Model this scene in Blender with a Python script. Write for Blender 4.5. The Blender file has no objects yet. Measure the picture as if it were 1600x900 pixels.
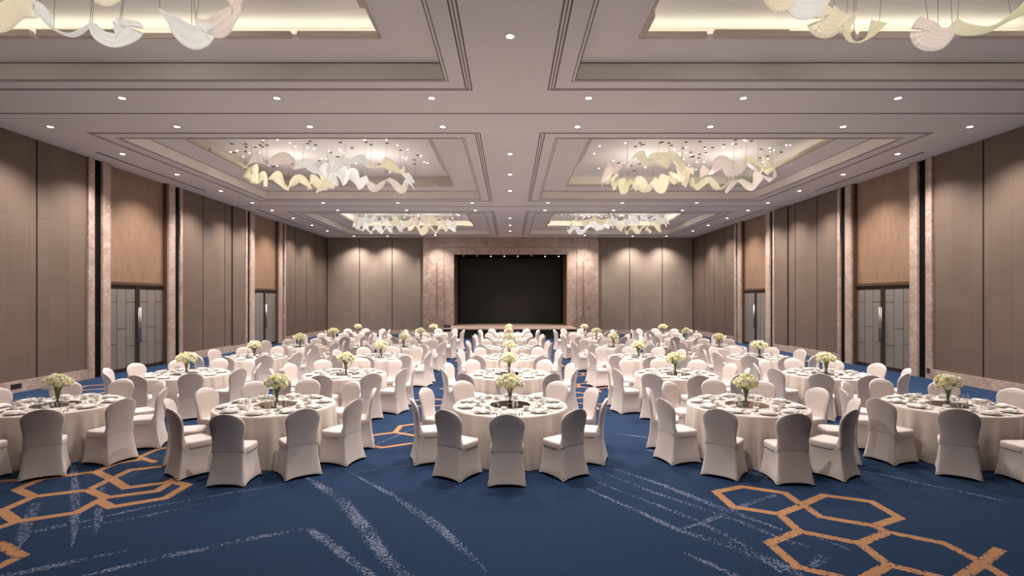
import bpy, math, random
from mathutils import Vector, Matrix
PI = math.pi
R = math.radians
sc = bpy.context.scene
COL = sc.collection

# ------------------------------------------------------------------ camera, world, exposure
F = 830.0                      # focal length in pixels of a 1600 px frame
EYE = 2.42
cam_d = bpy.data.cameras.new('camera')
cam_d.sensor_width = 36.0
cam_d.lens = F / 1600 * 36.0
cam_d.shift_x = 3.0 / 1600
cam_d.shift_y = 18.5 / 1600
cam_d.clip_start = 0.05
cam_d.clip_end = 200
cam = bpy.data.objects.new('camera', cam_d)
COL.objects.link(cam)
cam.location = (0, 0, EYE)
cam.rotation_euler = (PI/2, 0, 0)
sc.camera = cam

w = bpy.data.worlds.new('world')
sc.world = w
w.use_nodes = True
w.node_tree.nodes['Background'].inputs[0].default_value = (0.9, 0.88, 0.9, 1)
w.node_tree.nodes['Background'].inputs[1].default_value = 0.0

sc.view_settings.view_transform = 'Standard'
sc.view_settings.look = 'None'
sc.view_settings.gamma = 1.0
sc.view_settings.use_curve_mapping = False
sc.view_settings.exposure = 0.26

cy = sc.cycles
cy.max_bounces = 6
cy.diffuse_bounces = 5
cy.glossy_bounces = 3
cy.transmission_bounces = 6
cy.transparent_max_bounces = 8
cy.sample_clamp_indirect = 2.5
cy.caustics_reflective = False
cy.caustics_refractive = False
cy.use_denoising = True
cy.use_light_tree = True
cy.use_adaptive_sampling = True
cy.adaptive_threshold = 0.02

# light levels
SPOT_W = 920.0        # ceiling downlights
WARM_SPOT = (1.0, 0.92, 0.86)
COVE = {(0, -1): 1.0, (0, 1): 1.0, (1, -1): 0.04, (1, 1): 0.28, (2, -1): 0.9, (2, 1): 1.0}
COVE_W = 8.0
COVE_COL = (1.0, 0.98, 0.80)
CHAND_W = 45.0
CHAND_COL = (1.0, 0.93, 0.82)

# ------------------------------------------------------------------ room numbers
HW = 12.9       # half width
HC = 6.79       # main ceiling
YB = 37.4       # stage-end wall
YF = -3.0       # wall behind the camera
BAYS = [(1.95, 10.55), (14.4, 23.0), (26.85, 35.45)]
HX0, HX1 = 1.3, 10.55
RING_Z = 7.13
TOP_Z = 7.52

def FX(px, py):           # a point of the carpet measured in the photograph
    Z = F*EYE/(py-468.5)
    return ((px-797)*Z/F, Z)

# ------------------------------------------------------------------ materials
def new_mat(name):
    m = bpy.data.materials.new(name); m.use_nodes = True
    nt = m.node_tree
    b = nt.nodes['Principled BSDF']
    return m, nt, b
def N(nt, t, **kw):
    n = nt.nodes.new(t)
    for k, v in kw.items(): setattr(n, k, v)
    return n
def simple(name, col, rough=0.5, metal=0.0, spec=0.5, sheen=0.0, bump=None, vary=None, emit=None, estr=0):
    m, nt, b = new_mat(name)
    b.inputs['Base Color'].default_value = (*col, 1)
    b.inputs['Roughness'].default_value = rough
    b.inputs['Metallic'].default_value = metal
    b.inputs['Specular IOR Level'].default_value = spec
    if sheen: b.inputs['Sheen Weight'].default_value = sheen
    if emit:
        b.inputs['Emission Color'].default_value = (*emit, 1)
        b.inputs['Emission Strength'].default_value = estr
    if vary or bump:
        tc = N(nt, 'ShaderNodeTexCoord')
    if vary:
        sc_, amt = vary
        nz = N(nt, 'ShaderNodeTexNoise'); nz.inputs['Scale'].default_value = sc_; nz.inputs['Detail'].default_value = 4
        nt.links.new(tc.outputs['Object'], nz.inputs['Vector'])
        mx = N(nt, 'ShaderNodeMixRGB', blend_type='MIX')
        mx.inputs[1].default_value = (*[c*(1-amt) for c in col], 1)
        mx.inputs[2].default_value = (*[min(1, c*(1+amt)) for c in col], 1)
        nt.links.new(nz.outputs['Fac'], mx.inputs[0]); nt.links.new(mx.outputs[0], b.inputs['Base Color'])
    if bump:
        sc_, amt = bump
        nb = N(nt, 'ShaderNodeTexNoise'); nb.inputs['Scale'].default_value = sc_; nb.inputs['Detail'].default_value = 3
        nt.links.new(tc.outputs['Object'], nb.inputs['Vector'])
        bp = N(nt, 'ShaderNodeBump'); bp.inputs['Strength'].default_value = amt; bp.inputs['Distance'].default_value = 0.01
        nt.links.new(nb.outputs['Fac'], bp.inputs['Height']); nt.links.new(bp.outputs[0], b.inputs['Normal'])
    return m

M = {}
M['ceiling'] = simple('ceiling paint', (0.88, 0.84, 0.825), 0.75, vary=(0.6, 0.03))
M['ring'] = simple('coffer paint', (0.88, 0.83, 0.76), 0.75)
M['lip'] = simple('cove lip paint', (0.60, 0.53, 0.45), 0.7)
M['gap_shade'] = simple('painted shadow gap', (0.10, 0.078, 0.07), 0.6)  # dark colour standing for the shade inside shadow gaps
M['black'] = simple('black recess', (0.004, 0.004, 0.004), 0.9, spec=0.1)
M['joint'] = simple('dark panel joint', (0.02, 0.015, 0.012), 0.8, spec=0.2)

def panel_mat(name, col, axis):
    # woven wall covering with faint staggered seams
    m, nt, b = new_mat(name)
    tc = N(nt, 'ShaderNodeTexCoord')
    sep = N(nt, 'ShaderNodeSeparateXYZ'); com = N(nt, 'ShaderNodeCombineXYZ')
    nt.links.new(tc.outputs['Object'], sep.inputs[0])
    nt.links.new(sep.outputs[axis], com.inputs[1]); nt.links.new(sep.outputs[2], com.inputs[0])
    br = N(nt, 'ShaderNodeTexBrick')
    br.offset = 0.37; br.squash = 1.0
    br.inputs['Scale'].default_value = 1.0
    br.inputs['Brick Width'].default_value = 1.55
    br.inputs['Row Height'].default_value = 0.62
    br.inputs['Mortar Size'].default_value = 0.008
    br.inputs['Mortar Smooth'].default_value = 0.3
    br.inputs['Color1'].default_value = (*[c*0.95 for c in col], 1)
    br.inputs['Color2'].default_value = (*[c*1.06 for c in col], 1)
    br.inputs['Mortar'].default_value = (*[c*0.74 for c in col], 1)
    nt.links.new(com.outputs[0], br.inputs['Vector'])
    nz = N(nt, 'ShaderNodeTexNoise'); nz.inputs['Scale'].default_value = 1.3; nz.inputs['Detail'].default_value = 6
    nt.links.new(tc.outputs['Object'], nz.inputs['Vector'])
    mx = N(nt, 'ShaderNodeMixRGB', blend_type='MULTIPLY'); mx.inputs[0].default_value = 0.5
    ra = N(nt, 'ShaderNodeValToRGB')
    ra.color_ramp.elements[0].color = (0.72, 0.72, 0.72, 1); ra.color_ramp.elements[1].color = (1.15, 1.12, 1.1, 1)
    nt.links.new(nz.outputs['Fac'], ra.inputs[0])
    nt.links.new(br.outputs['Color'], mx.inputs[1]); nt.links.new(ra.outputs[0], mx.inputs[2])
    nt.links.new(mx.outputs[0], b.inputs['Base Color'])
    b.inputs['Roughness'].default_value = 0.62
    b.inputs['Specular IOR Level'].default_value = 0.35
    wv = N(nt, 'ShaderNodeTexNoise'); wv.inputs['Scale'].default_value = 90
    nt.links.new(tc.outputs['Object'], wv.inputs['Vector'])
    ad = N(nt, 'ShaderNodeMath', operation='MULTIPLY_ADD'); ad.inputs[1].default_value = 0.15
    iv = N(nt, 'ShaderNodeMath', operation='SUBTRACT'); iv.inputs[0].default_value = 1.0
    nt.links.new(br.outputs['Fac'], iv.inputs[1])
    nt.links.new(wv.outputs['Fac'], ad.inputs[0]); nt.links.new(iv.outputs[0], ad.inputs[2])
    bp = N(nt, 'ShaderNodeBump'); bp.inputs['Strength'].default_value = 0.35; bp.inputs['Distance'].default_value = 0.01
    nt.links.new(ad.outputs[0], bp.inputs['Height']); nt.links.new(bp.outputs[0], b.inputs['Normal'])
    return m
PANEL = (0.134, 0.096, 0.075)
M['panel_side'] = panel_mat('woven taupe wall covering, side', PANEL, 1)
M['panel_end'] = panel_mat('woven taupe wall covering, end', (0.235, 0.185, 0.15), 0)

def overdoor_mat():
    m, nt, b = new_mat('copper leaf pattern over the doors')
    tc = N(nt, 'ShaderNodeTexCoord')
    vo = N(nt, 'ShaderNodeTexVoronoi'); vo.inputs['Scale'].default_value = 3.2
    mp = N(nt, 'ShaderNodeMapping'); mp.inputs['Scale'].default_value = (1, 1.5, 0.6)
    nt.links.new(tc.outputs['Object'], mp.inputs[0]); nt.links.new(mp.outputs[0], vo.inputs['Vector'])
    mx = N(nt, 'ShaderNodeMixRGB')
    mx.inputs[1].default_value = (0.19, 0.112, 0.072, 1); mx.inputs[2].default_value = (0.24, 0.148, 0.098, 1)
    nt.links.new(vo.outputs['Distance'], mx.inputs[0]); nt.links.new(mx.outputs[0], b.inputs['Base Color'])
    b.inputs['Roughness'].default_value = 0.5
    bp = N(nt, 'ShaderNodeBump'); bp.inputs['Strength'].default_value = 0.3; bp.inputs['Distance'].default_value = 0.02
    nt.links.new(vo.outputs['Distance'], bp.inputs['Height']); nt.links.new(bp.outputs[0], b.inputs['Normal'])
    return m
M['overdoor'] = overdoor_mat()

def marble_mat(name, c1, c2, c3, rough=0.28):
    m, nt, b = new_mat(name)
    tc = N(nt, 'ShaderNodeTexCoord')
    n1 = N(nt, 'ShaderNodeTexNoise'); n1.inputs['Scale'].default_value = 1.1; n1.inputs['Detail'].default_value = 8; n1.inputs['Distortion'].default_value = 1.6
    nt.links.new(tc.outputs['Object'], n1.inputs['Vector'])
    r1 = N(nt, 'ShaderNodeValToRGB')
    r1.color_ramp.elements[0].position = 0.3; r1.color_ramp.elements[0].color = (*c2, 1)
    r1.color_ramp.elements[1].position = 0.7; r1.color_ramp.elements[1].color = (*c1, 1)
    nt.links.new(n1.outputs['Fac'], r1.inputs[0])
    n2 = N(nt, 'ShaderNodeTexNoise'); n2.inputs['Scale'].default_value = 2.3; n2.inputs['Detail'].default_value = 7; n2.inputs['Distortion'].default_value = 2.5
    nt.links.new(tc.outputs['Object'], n2.inputs['Vector'])
    r2 = N(nt, 'ShaderNodeValToRGB')
    e = r2.color_ramp.elements
    e[0].position = 0.478; e[0].color = (0, 0, 0, 1)
    e[1].position = 0.522; e[1].color = (0, 0, 0, 1)
    x = e.new(0.5); x.color = (1, 1, 1, 1)
    nt.links.new(n2.outputs['Fac'], r2.inputs[0])
    mx = N(nt, 'ShaderNodeMixRGB'); mx.inputs[2].default_value = (*c3, 1)
    sc_ = N(nt, 'ShaderNodeMath', operation='MULTIPLY'); sc_.inputs[1].default_value = 0.8
    nt.links.new(r2.outputs[0], sc_.inputs[0]); nt.links.new(sc_.outputs[0], mx.inputs[0])
    nt.links.new(r1.outputs[0], mx.inputs[1]); nt.links.new(mx.outputs[0], b.inputs['Base Color'])
    b.inputs['Roughness'].default_value = rough
    return m
M['marble'] = marble_mat('rose beige marble', (0.41, 0.30, 0.255), (0.26, 0.18, 0.145), (0.66, 0.55, 0.49))
M['marble_pale'] = marble_mat('pale rose marble', (0.45, 0.335, 0.28), (0.31, 0.22, 0.18), (0.66, 0.55, 0.49))
M['marble_dark'] = marble_mat('brown marble inlay', (0.27, 0.175, 0.135), (0.19, 0.12, 0.09), (0.42, 0.31, 0.26))
M['frame_brown'] = simple('brown lacquered frame', (0.07, 0.035, 0.02), 0.45)
M['door_grey'] = simple('grey leather door panel', (0.185, 0.158, 0.145), 0.55, bump=(60, 0.15))
M['door_seam'] = simple('door seam', (0.035, 0.028, 0.025), 0.7)
M['bronze'] = simple('dark bronze stile', (0.06, 0.045, 0.035), 0.35, metal=0.6)
M['steel'] = simple('brushed steel', (0.6, 0.57, 0.54), 0.25, metal=1.0)
M['silver'] = simple('polished cutlery steel', (0.72, 0.70, 0.68), 0.14, metal=1.0)
M['china'] = simple('white glazed china', (0.72, 0.69, 0.66), 0.15)
M['napkin'] = simple('folded napkin linen', (0.74, 0.69, 0.65), 0.85)
M['cloth'] = simple('ivory table linen', (0.56, 0.485, 0.435), 0.8, sheen=0.2, bump=(200, 0.05))
M['cover'] = simple('white spandex chair cover', (0.545, 0.475, 0.45), 0.72, sheen=0.15)
M['stage_wood'] = simple('pale stage edge board', (0.36, 0.26, 0.21), 0.45)
M['stage_black'] = simple('black stage skirt', (0.006, 0.006, 0.009), 0.9)
M['backdrop'] = simple('dark matt screen', (0.014, 0.0115, 0.0105), 0.6)
M['reveal'] = simple('brown portal lining', (0.24, 0.145, 0.085), 0.5)
M['petal'] = simple('cream petals', (0.90, 0.86, 0.62), 0.6, vary=(30, 0.12))
M['petal_white'] = simple('white petals', (0.92, 0.91, 0.80), 0.6)
M['leaf'] = simple('green leaves', (0.14, 0.22, 0.05), 0.5)
M['stem'] = simple('green stems', (0.20, 0.27, 0.07), 0.5)
M['mirror'] = simple('dark mirror glass', (0.30, 0.28, 0.27), 0.04, metal=1.0)
M['lens'] = simple('lit downlight lens', (1, 1, 1), 0.5, emit=(1.0, 0.93, 0.86), estr=14)
M['tiny_lens'] = simple('lit fibre lens', (1, 1, 1), 0.5, emit=(1.0, 0.92, 0.80), estr=9)
M['lens_ring'] = simple('white downlight trim', (0.75, 0.72, 0.70), 0.5)
M['off_lens'] = simple('unlit fixture', (0.05, 0.04, 0.035), 0.5)
M['wire'] = simple('hanging wire', (0.30, 0.28, 0.26), 0.4, metal=0.5)
M['plastic_black'] = simple('black plastic', (0.012, 0.012, 0.012), 0.4)
M['slot'] = simple('air slot', (0.06, 0.05, 0.05), 0.7)

def glass_mat(name, tint=(1, 1, 1)):
    m, nt, b = new_mat(name)
    out = nt.nodes['Material Output']
    nt.nodes.remove(b)
    tr = N(nt, 'ShaderNodeBsdfTransparent'); tr.inputs[0].default_value = (*tint, 1)
    gl = N(nt, 'ShaderNodeBsdfGlossy'); gl.inputs['Roughness'].default_value = 0.03
    fr = N(nt, 'ShaderNodeLayerWeight'); fr.inputs['Blend'].default_value = 0.12
    mx = N(nt, 'ShaderNodeMixShader')
    nt.links.new(fr.outputs['Facing'], mx.inputs[0])
    nt.links.new(tr.outputs[0], mx.inputs[1]); nt.links.new(gl.outputs[0], mx.inputs[2])
    nt.links.new(mx.outputs[0], out.inputs[0])
    return m
M['glass'] = glass_mat('clear thin glass', (0.95, 0.96, 0.96))

def ribbon_mat(name, col, glow):
    m, nt, b = new_mat(name)
    out = nt.nodes['Material Output']
    uv = N(nt, 'ShaderNodeUVMap')
    sep = N(nt, 'ShaderNodeSeparateXYZ'); nt.links.new(uv.outputs[0], sep.inputs[0])
    mu = N(nt, 'ShaderNodeMath', operation='MULTIPLY'); mu.inputs[1].default_value = 2*PI*34    # 34 rods a metre
    nt.links.new(sep.outputs[0], mu.inputs[0])
    si = N(nt, 'ShaderNodeMath', operation='SINE'); nt.links.new(mu.outputs[0], si.inputs[0])
    mv = N(nt, 'ShaderNodeMath', operation='MULTIPLY'); mv.inputs[1].default_value = 2*PI*22
    nt.links.new(sep.outputs[1], mv.inputs[0])
    sv = N(nt, 'ShaderNodeMath', operation='SINE'); nt.links.new(mv.outputs[0], sv.inputs[0])
    ad = N(nt, 'ShaderNodeMath', operation='MULTIPLY_ADD'); ad.inputs[1].default_value = 0.45
    nt.links.new(sv.outputs[0], ad.inputs[0]); nt.links.new(si.outputs[0], ad.inputs[2])
    mr = N(nt, 'ShaderNodeMapRange'); mr.inputs['From Min'].default_value = -1.3; mr.inputs['From Max'].default_value = 1.3
    nt.links.new(ad.outputs[0], mr.inputs['Value'])
    mx = N(nt, 'ShaderNodeMixRGB')
    mx.inputs[1].default_value = (*[c*0.72 for c in col], 1); mx.inputs[2].default_value = (*col, 1)
    nt.links.new(mr.outputs[0], mx.inputs[0])
    nt.links.new(mx.outputs[0], b.inputs['Base Color'])
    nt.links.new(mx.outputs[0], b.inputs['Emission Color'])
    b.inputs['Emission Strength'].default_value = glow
    b.inputs['Roughness'].default_value = 0.3
    bp = N(nt, 'ShaderNodeBump'); bp.inputs['Strength'].default_value = 0.5; bp.inputs['Distance'].default_value = 0.01
    nt.links.new(mr.outputs[0], bp.inputs['Height']); nt.links.new(bp.outputs[0], b.inputs['Normal'])
    tl = N(nt, 'ShaderNodeBsdfTranslucent'); nt.links.new(mx.outputs[0], tl.inputs[0])
    ms = N(nt, 'ShaderNodeMixShader'); ms.inputs[0].default_value = 0.45
    nt.links.new(b.outputs[0], ms.inputs[1]); nt.links.new(tl.outputs[0], ms.inputs[2])
    nt.links.new(ms.outputs[0], out.inputs[0])
    return m
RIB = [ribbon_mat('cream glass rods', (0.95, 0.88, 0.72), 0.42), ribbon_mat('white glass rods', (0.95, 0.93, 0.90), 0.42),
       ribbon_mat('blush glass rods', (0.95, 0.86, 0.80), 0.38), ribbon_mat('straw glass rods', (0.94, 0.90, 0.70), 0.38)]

def carpet_mat(kind):
    m, nt, b = new_mat('carpet ' + kind)
    tc = N(nt, 'ShaderNodeTexCoord')
    big = N(nt, 'ShaderNodeTexNoise'); big.inputs['Scale'].default_value = 0.35; big.inputs['Detail'].default_value = 5
    nt.links.new(tc.outputs['Object'], big.inputs['Vector'])
    base = N(nt, 'ShaderNodeMixRGB')
    base.inputs[1].default_value = (0.0105, 0.0235, 0.050, 1); base.inputs[2].default_value = (0.0135, 0.031, 0.077, 1)
    nt.links.new(big.outputs['Fac'], base.inputs[0])
    fine = N(nt, 'ShaderNodeTexNoise'); fine.inputs['Scale'].default_value = 55; fine.inputs['Detail'].default_value = 2
    nt.links.new(tc.outputs['Object'], fine.inputs['Vector'])
    ramp = N(nt, 'ShaderNodeMapRange'); ramp.inputs['From Min'].default_value = 0.25; ramp.inputs['From Max'].default_value = 0.75
    ramp.inputs['To Min'].default_value = 0.6; ramp.inputs['To Max'].default_value = 1.4
    nt.links.new(fine.outputs['Fac'], ramp.inputs['Value'])
    mul = N(nt, 'ShaderNodeVectorMath', operation='SCALE')
    nt.links.new(base.outputs[0], mul.inputs[0]); nt.links.new(ramp.outputs[0], mul.inputs['Scale'])
    last = mul.outputs[0]
    if kind != 'blue':
        uv = N(nt, 'ShaderNodeUVMap'); sep = N(nt, 'ShaderNodeSeparateXYZ'); nt.links.new(uv.outputs[0], sep.inputs[0])
        # 1 in the middle of the strip, 0 at its edges
        a = N(nt, 'ShaderNodeMath', operation='SUBTRACT'); a.inputs[1].default_value = 0.5; nt.links.new(sep.outputs[1], a.inputs[0])
        ab = N(nt, 'ShaderNodeMath', operation='ABSOLUTE'); nt.links.new(a.outputs[0], ab.inputs[0])
        fo = N(nt, 'ShaderNodeMapRange'); fo.inputs['From Min'].default_value = 0.5; fo.inputs['From Max'].default_value = 0.0
        nt.links.new(ab.outputs[0], fo.inputs['Value'])
        sp = N(nt, 'ShaderNodeTexNoise'); sp.inputs['Scale'].default_value = 26 if kind == 'worn orange' else 36; sp.inputs['Detail'].default_value = 2
        nt.links.new(tc.outputs['Object'], sp.inputs['Vector'])
        cl = N(nt, 'ShaderNodeTexNoise'); cl.inputs['Scale'].default_value = 2.2
        nt.links.new(tc.outputs['Object'], cl.inputs['Vector'])
        mx = N(nt, 'ShaderNodeMixRGB')
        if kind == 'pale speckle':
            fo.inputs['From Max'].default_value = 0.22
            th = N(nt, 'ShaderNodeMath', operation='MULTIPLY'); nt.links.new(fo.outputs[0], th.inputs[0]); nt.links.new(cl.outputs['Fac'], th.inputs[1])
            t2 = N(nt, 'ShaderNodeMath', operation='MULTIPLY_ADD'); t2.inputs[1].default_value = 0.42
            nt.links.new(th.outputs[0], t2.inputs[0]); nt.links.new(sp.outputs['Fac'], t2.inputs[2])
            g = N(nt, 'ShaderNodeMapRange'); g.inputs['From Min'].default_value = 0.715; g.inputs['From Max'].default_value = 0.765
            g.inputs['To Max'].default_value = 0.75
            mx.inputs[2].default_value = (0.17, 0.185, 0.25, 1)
        elif kind == 'worn orange':
            t2 = N(nt, 'ShaderNodeMath', operation='MULTIPLY_ADD'); t2.inputs[1].default_value = 0.16
            nt.links.new(fo.outputs[0], t2.inputs[0]); nt.links.new(sp.outputs['Fac'], t2.inputs[2])
            g = N(nt, 'ShaderNodeMapRange'); g.inputs['From Min'].default_value = 0.43; g.inputs['From Max'].default_value = 0.50
            mx.inputs[2].default_value = (0.31, 0.16, 0.08, 1)
        else:
            t2 = N(nt, 'ShaderNodeMath', operation='MULTIPLY_ADD'); t2.inputs[1].default_value = 0.5
            nt.links.new(fo.outputs[0], t2.inputs[0]); nt.links.new(sp.outputs['Fac'], t2.inputs[2])
            g = N(nt, 'ShaderNodeMapRange'); g.inputs['From Min'].default_value = 0.40; g.inputs['From Max'].default_value = 0.46
            mx.inputs[2].default_value = (0.31, 0.16, 0.08, 1)
        nt.links.new(t2.outputs[0], g.inputs['Value'])
        nt.links.new(g.outputs[0], mx.inputs[0]); nt.links.new(last, mx.inputs[1])
        last = mx.outputs[0]
    nt.links.new(last, b.inputs['Base Color'])
    b.inputs['Roughness'].default_value = 0.95
    b.inputs['Specular IOR Level'].default_value = 0.1
    bp = N(nt, 'ShaderNodeBump'); bp.inputs['Strength'].default_value = 0.5; bp.inputs['Distance'].default_value = 0.01
    nt.links.new(fine.outputs['Fac'], bp.inputs['Height']); nt.links.new(bp.outputs[0], b.inputs['Normal'])
    return m
for k in ('blue', 'orange', 'worn orange', 'pale speckle'): M['carpet_'+k] = carpet_mat(k)

# ------------------------------------------------------------------ mesh helpers
class MB:
    def __init__(s): s.v = []; s.f = []; s.mi = []; s.uv = {}; s.sm = []
    def add(s, vs, fs, mi=0, uvs=None, smooth=False):
        o = len(s.v); s.v += [tuple(p) for p in vs]
        for k, f in enumerate(fs):
            if uvs: s.uv[len(s.f)] = [uvs[i] for i in f]
            s.f.append(tuple(i+o for i in f)); s.mi.append(mi); s.sm.append(smooth)
    def box(s, x0, x1, y0, y1, z0, z1, mi=0):
        if x0 > x1: x0, x1 = x1, x0
        if y0 > y1: y0, y1 = y1, y0
        if z0 > z1: z0, z1 = z1, z0
        vs = [(x, y, z) for x in (x0, x1) for y in (y0, y1) for z in (z0, z1)]
        s.add(vs, [(0,1,3,2),(4,6,7,5),(0,4,5,1),(2,3,7,6),(0,2,6,4),(1,5,7,3)], mi)
    def quad(s, a, b, c, d, mi=0, uvs=None): s.add([a, b, c, d], [(0, 1, 2, 3)], mi, uvs)
    def loft(s, rings, mi=0, cap0=True, cap1=True, smooth=True, closed=True, uvf=None):
        n = len(rings[0]); vs = [p for r in rings for p in r]; fs = []; uvs = []
        for i in range(len(rings)-1):
            for j in range(n if closed else n-1):
                k = (j+1) % n
                fs.append((i*n+j, i*n+k, (i+1)*n+k, (i+1)*n+j))
        if cap0: fs.append(tuple(reversed(range(n))))
        if cap1: fs.append(tuple((len(rings)-1)*n+j for j in range(n)))
        s.add(vs, fs, mi, uvf, smooth)
    def lathe(s, prof, n=16, c=(0, 0, 0), mi=0, cap0=True, cap1=True):
        s.loft([[(c[0]+r*math.cos(2*PI*j/n), c[1]+r*math.sin(2*PI*j/n), c[2]+z) for j in range(n)] for r, z in prof], mi, cap0, cap1)
    def tube(s, pts, r, n=6, mi=0):
        rings = []
        for i, p in enumerate(pts):
            p = Vector(p); a = Vector(pts[max(0, i-1)]); b_ = Vector(pts[min(len(pts)-1, i+1)])
            t = (b_-a).normalized()
            u = t.orthogonal().normalized(); v = t.cross(u)
            rr = r[i] if isinstance(r, (list, tuple)) else r
            rings.append([tuple(p+u*rr*math.cos(2*PI*j/n)+v*rr*math.sin(2*PI*j/n)) for j in range(n)])
        s.loft(rings, mi)
    def mesh(s, name, mats):
        me = bpy.data.meshes.new(name); me.from_pydata(s.v, [], s.f)
        for m in (mats if isinstance(mats, (list, tuple)) else [mats]): me.materials.append(m)
        me.polygons.foreach_set('material_index', s.mi)
        me.polygons.foreach_set('use_smooth', s.sm)
        if s.uv:
            ul = me.uv_layers.new(name='UVMap')
            for pi, p in enumerate(me.polygons):
                if pi in s.uv:
                    for k, li in enumerate(p.loop_indices): ul.data[li].uv = s.uv[pi][k]
        me.update()
        return me
    def build(s, name, mats, parent=None):
        o = bpy.data.objects.new(name, s.mesh(name, mats)); COL.objects.link(o)
        if parent: o.parent = parent
        return o

def tag(o, label=None, cat=None, group=None, kind=None):
    if label: o['label'] = label
    if cat: o['category'] = cat
    if group: o['group'] = group
    if kind: o['kind'] = kind
    return o
def struct(o, label=None): o['kind'] = 'structure'; \
    (label and o.__setitem__('label', label)); return o
def empty(name, loc=(0, 0, 0), rz=0):
    o = bpy.data.objects.new(name, None); COL.objects.link(o); o.location = loc; o.rotation_euler = (0, 0, rz); o.empty_display_size = 0.1
    return o
def kids_map():
    d = {}
    for o in bpy.data.objects:
        if o.parent: d.setdefault(o.parent.name, []).append(o)
    return d
def copy_tree(o, km, parent=None):
    c = o.copy(); COL.objects.link(c); c.parent = parent
    for ch in km.get(o.name, []): copy_tree(ch, km, c)
    return c

# ------------------------------------------------------------------ floor: carpet with its woven pattern
fl = MB()
fl.quad((-13.3, YF, 0), (13.3, YF, 0), (13.3, 41, 0), (-13.3, 41, 0), 0)
def strip(pts, wd, mi, z):
    # pts in metres; wd one width or a list of widths
    n = len(pts); L = []; Rr = []
    for i, p in enumerate(pts):
        a = Vector(pts[max(0, i-1)]); b_ = Vector(pts[min(n-1, i+1)])
        ta = (Vector(p)-a).normalized() if i > 0 else (b_-Vector(p)).normalized()
        tb = (b_-Vector(p)).normalized() if i < n-1 else ta
        t = (ta+tb).normalized(); c = max(0.5, t.dot(ta))
        nrm = Vector((-t.y, t.x))
        wi = (wd[i] if isinstance(wd, (list, tuple)) else wd)/2/c
        q = Vector(p)
        if mi in (1, 2):
            if i == 0: q = q-tb*wi*0.5
            if i == n-1: q = q+ta*wi*0.5
        L.append((q.x+nrm.x*wi, q.y+nrm.y*wi, z)); Rr.append((q.x-nrm.x*wi, q.y-nrm.y*wi, z))
    for i in range(n-1):
        fl.add([L[i], Rr[i], Rr[i+1], L[i+1]], [(0, 1, 2, 3)], mi, [(i, 0), (i, 1), (i+1, 1), (i+1, 0)])
zz = [0.0012]
def line_px(pts, tf, wd=0.10, mi=1):
    zz[0] += 0.000012
    strip([FX(*tf(*p)) for p in pts], wd, mi, zz[0])
TR = lambda u, v: (880+u/2.2222, 720+v/2.2222)       # measured on the carpet, right
TL = lambda u, v: (u/5, 720+v/5)                       # left
TC = lambda u, v: (300+u/3.3333, 720+v/3.3333)       # centre
for pts, mi in [
    ([(830,155),(770,112),(620,90),(530,108),(590,160),(750,185),(830,155)], 1),
    ([(830,152),(905,120),(1070,142),(1168,198),(1080,226)], 1), ([(830,152),(895,195),(1080,226)], 2),
    ([(750,185),(820,245),(1030,287)], 2), ([(1080,226),(1125,248),(1030,287)], 2),
    ([(820,245),(715,285),(815,370),(965,404),(1060,440)], 2), ([(1030,287),(1130,362),(1050,405)], 2),
    ([(1125,248),(1325,287),(1455,355),(1375,410)], 2), ([(1130,362),(1340,412)], 2),
    ([(1455,355),(1515,308)], 2), ([(1455,355),(1545,410)], 2)]:
    line_px(pts, TR, 0.105, mi)
for pts, mi in [
    ([(690,228),(265,280),(130,222),(340,140),(750,85),(870,140),(690,228)], 1),
    ([(870,140),(1020,72),(1340,36),(1500,0)], 1), ([(870,140),(985,212),(1290,172),(1410,120)], 1),
    ([(690,228),(830,288),(1225,236),(1345,163),(1465,190),(1290,292),(870,362),(770,312)], 1),
    ([(830,288),(770,312),(600,405),(130,475),(10,392),(265,280)], 1), ([(130,475),(-120,560)], 1),
    ([(750,85),(900,22),(1100,-10)], 1), ([(340,135),(0,160),(-300,190)], 1), ([(10,392),(-200,380)], 1),
    ([(-150,620),(20,660),(165,745),(-60,850),(-300,880)], 2)]:
    line_px(pts, TL, 0.115, mi)
# hexagon clusters woven further down the hall, in the aisles and by the walls
rng = random.Random(5)
def hexcluster(cx, cy, cells, r=0.47, skip=0.25):
    seen = set()
    for (i, j) in cells:
        x0 = cx + (i + 0.5*(j % 2))*r*math.sqrt(3); y0 = cy + j*1.5*r
        for k in range(6):
            a0 = PI/6+k*PI/3; a1 = a0+PI/3
            p = (x0+r*math.cos(a0), y0+r*math.sin(a0)); q = (x0+r*math.cos(a1), y0+r*math.sin(a1))
            key = tuple(sorted([(round(p[0], 2), round(p[1], 2)), (round(q[0], 2), round(q[1], 2))]))
            if key in seen: continue
            seen.add(key)
            if rng.random() < skip: continue
            zz[0] += 0.000005
            strip([p, q], 0.10, rng.choice([1, 1, 2]), zz[0])
hexcluster(-5.3, 8.4, [(0,0),(1,0),(0,1),(-1,1),(1,2),(0,2),(0,3),(1,3),(0,4)])
hexcluster(-2.1, 9.2, [(0,0),(1,0),(0,1)], 0.5, 0.2)
hexcluster(-1.9, 12.5, [(0,0),(0,1),(1,2),(0,2)], 0.5, 0.2)
hexcluster(1.5, 12.0, [(0,0),(0,1),(1,1),(0,2),(1,3),(0,3),(0,4),(1,5),(0,5),(0,6),(0,7),(1,8),(0,9),(0,10),(1,11),(0,12)], 0.5, 0.15)
hexcluster(-10.6, 13.2, [(0,0),(1,0),(0,1),(1,1),(-1,2),(0,2),(1,2),(0,3),(-1,3)], 0.5, 0.2)
hexcluster(10.2, 20.6, [(0,0),(0,1),(1,1),(0,2)], 0.5, 0.25)
hexcluster(-11.0, 21.0, [(0,0),(0,1),(1,1),(0,2),(1,3)], 0.5, 0.25)
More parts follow.
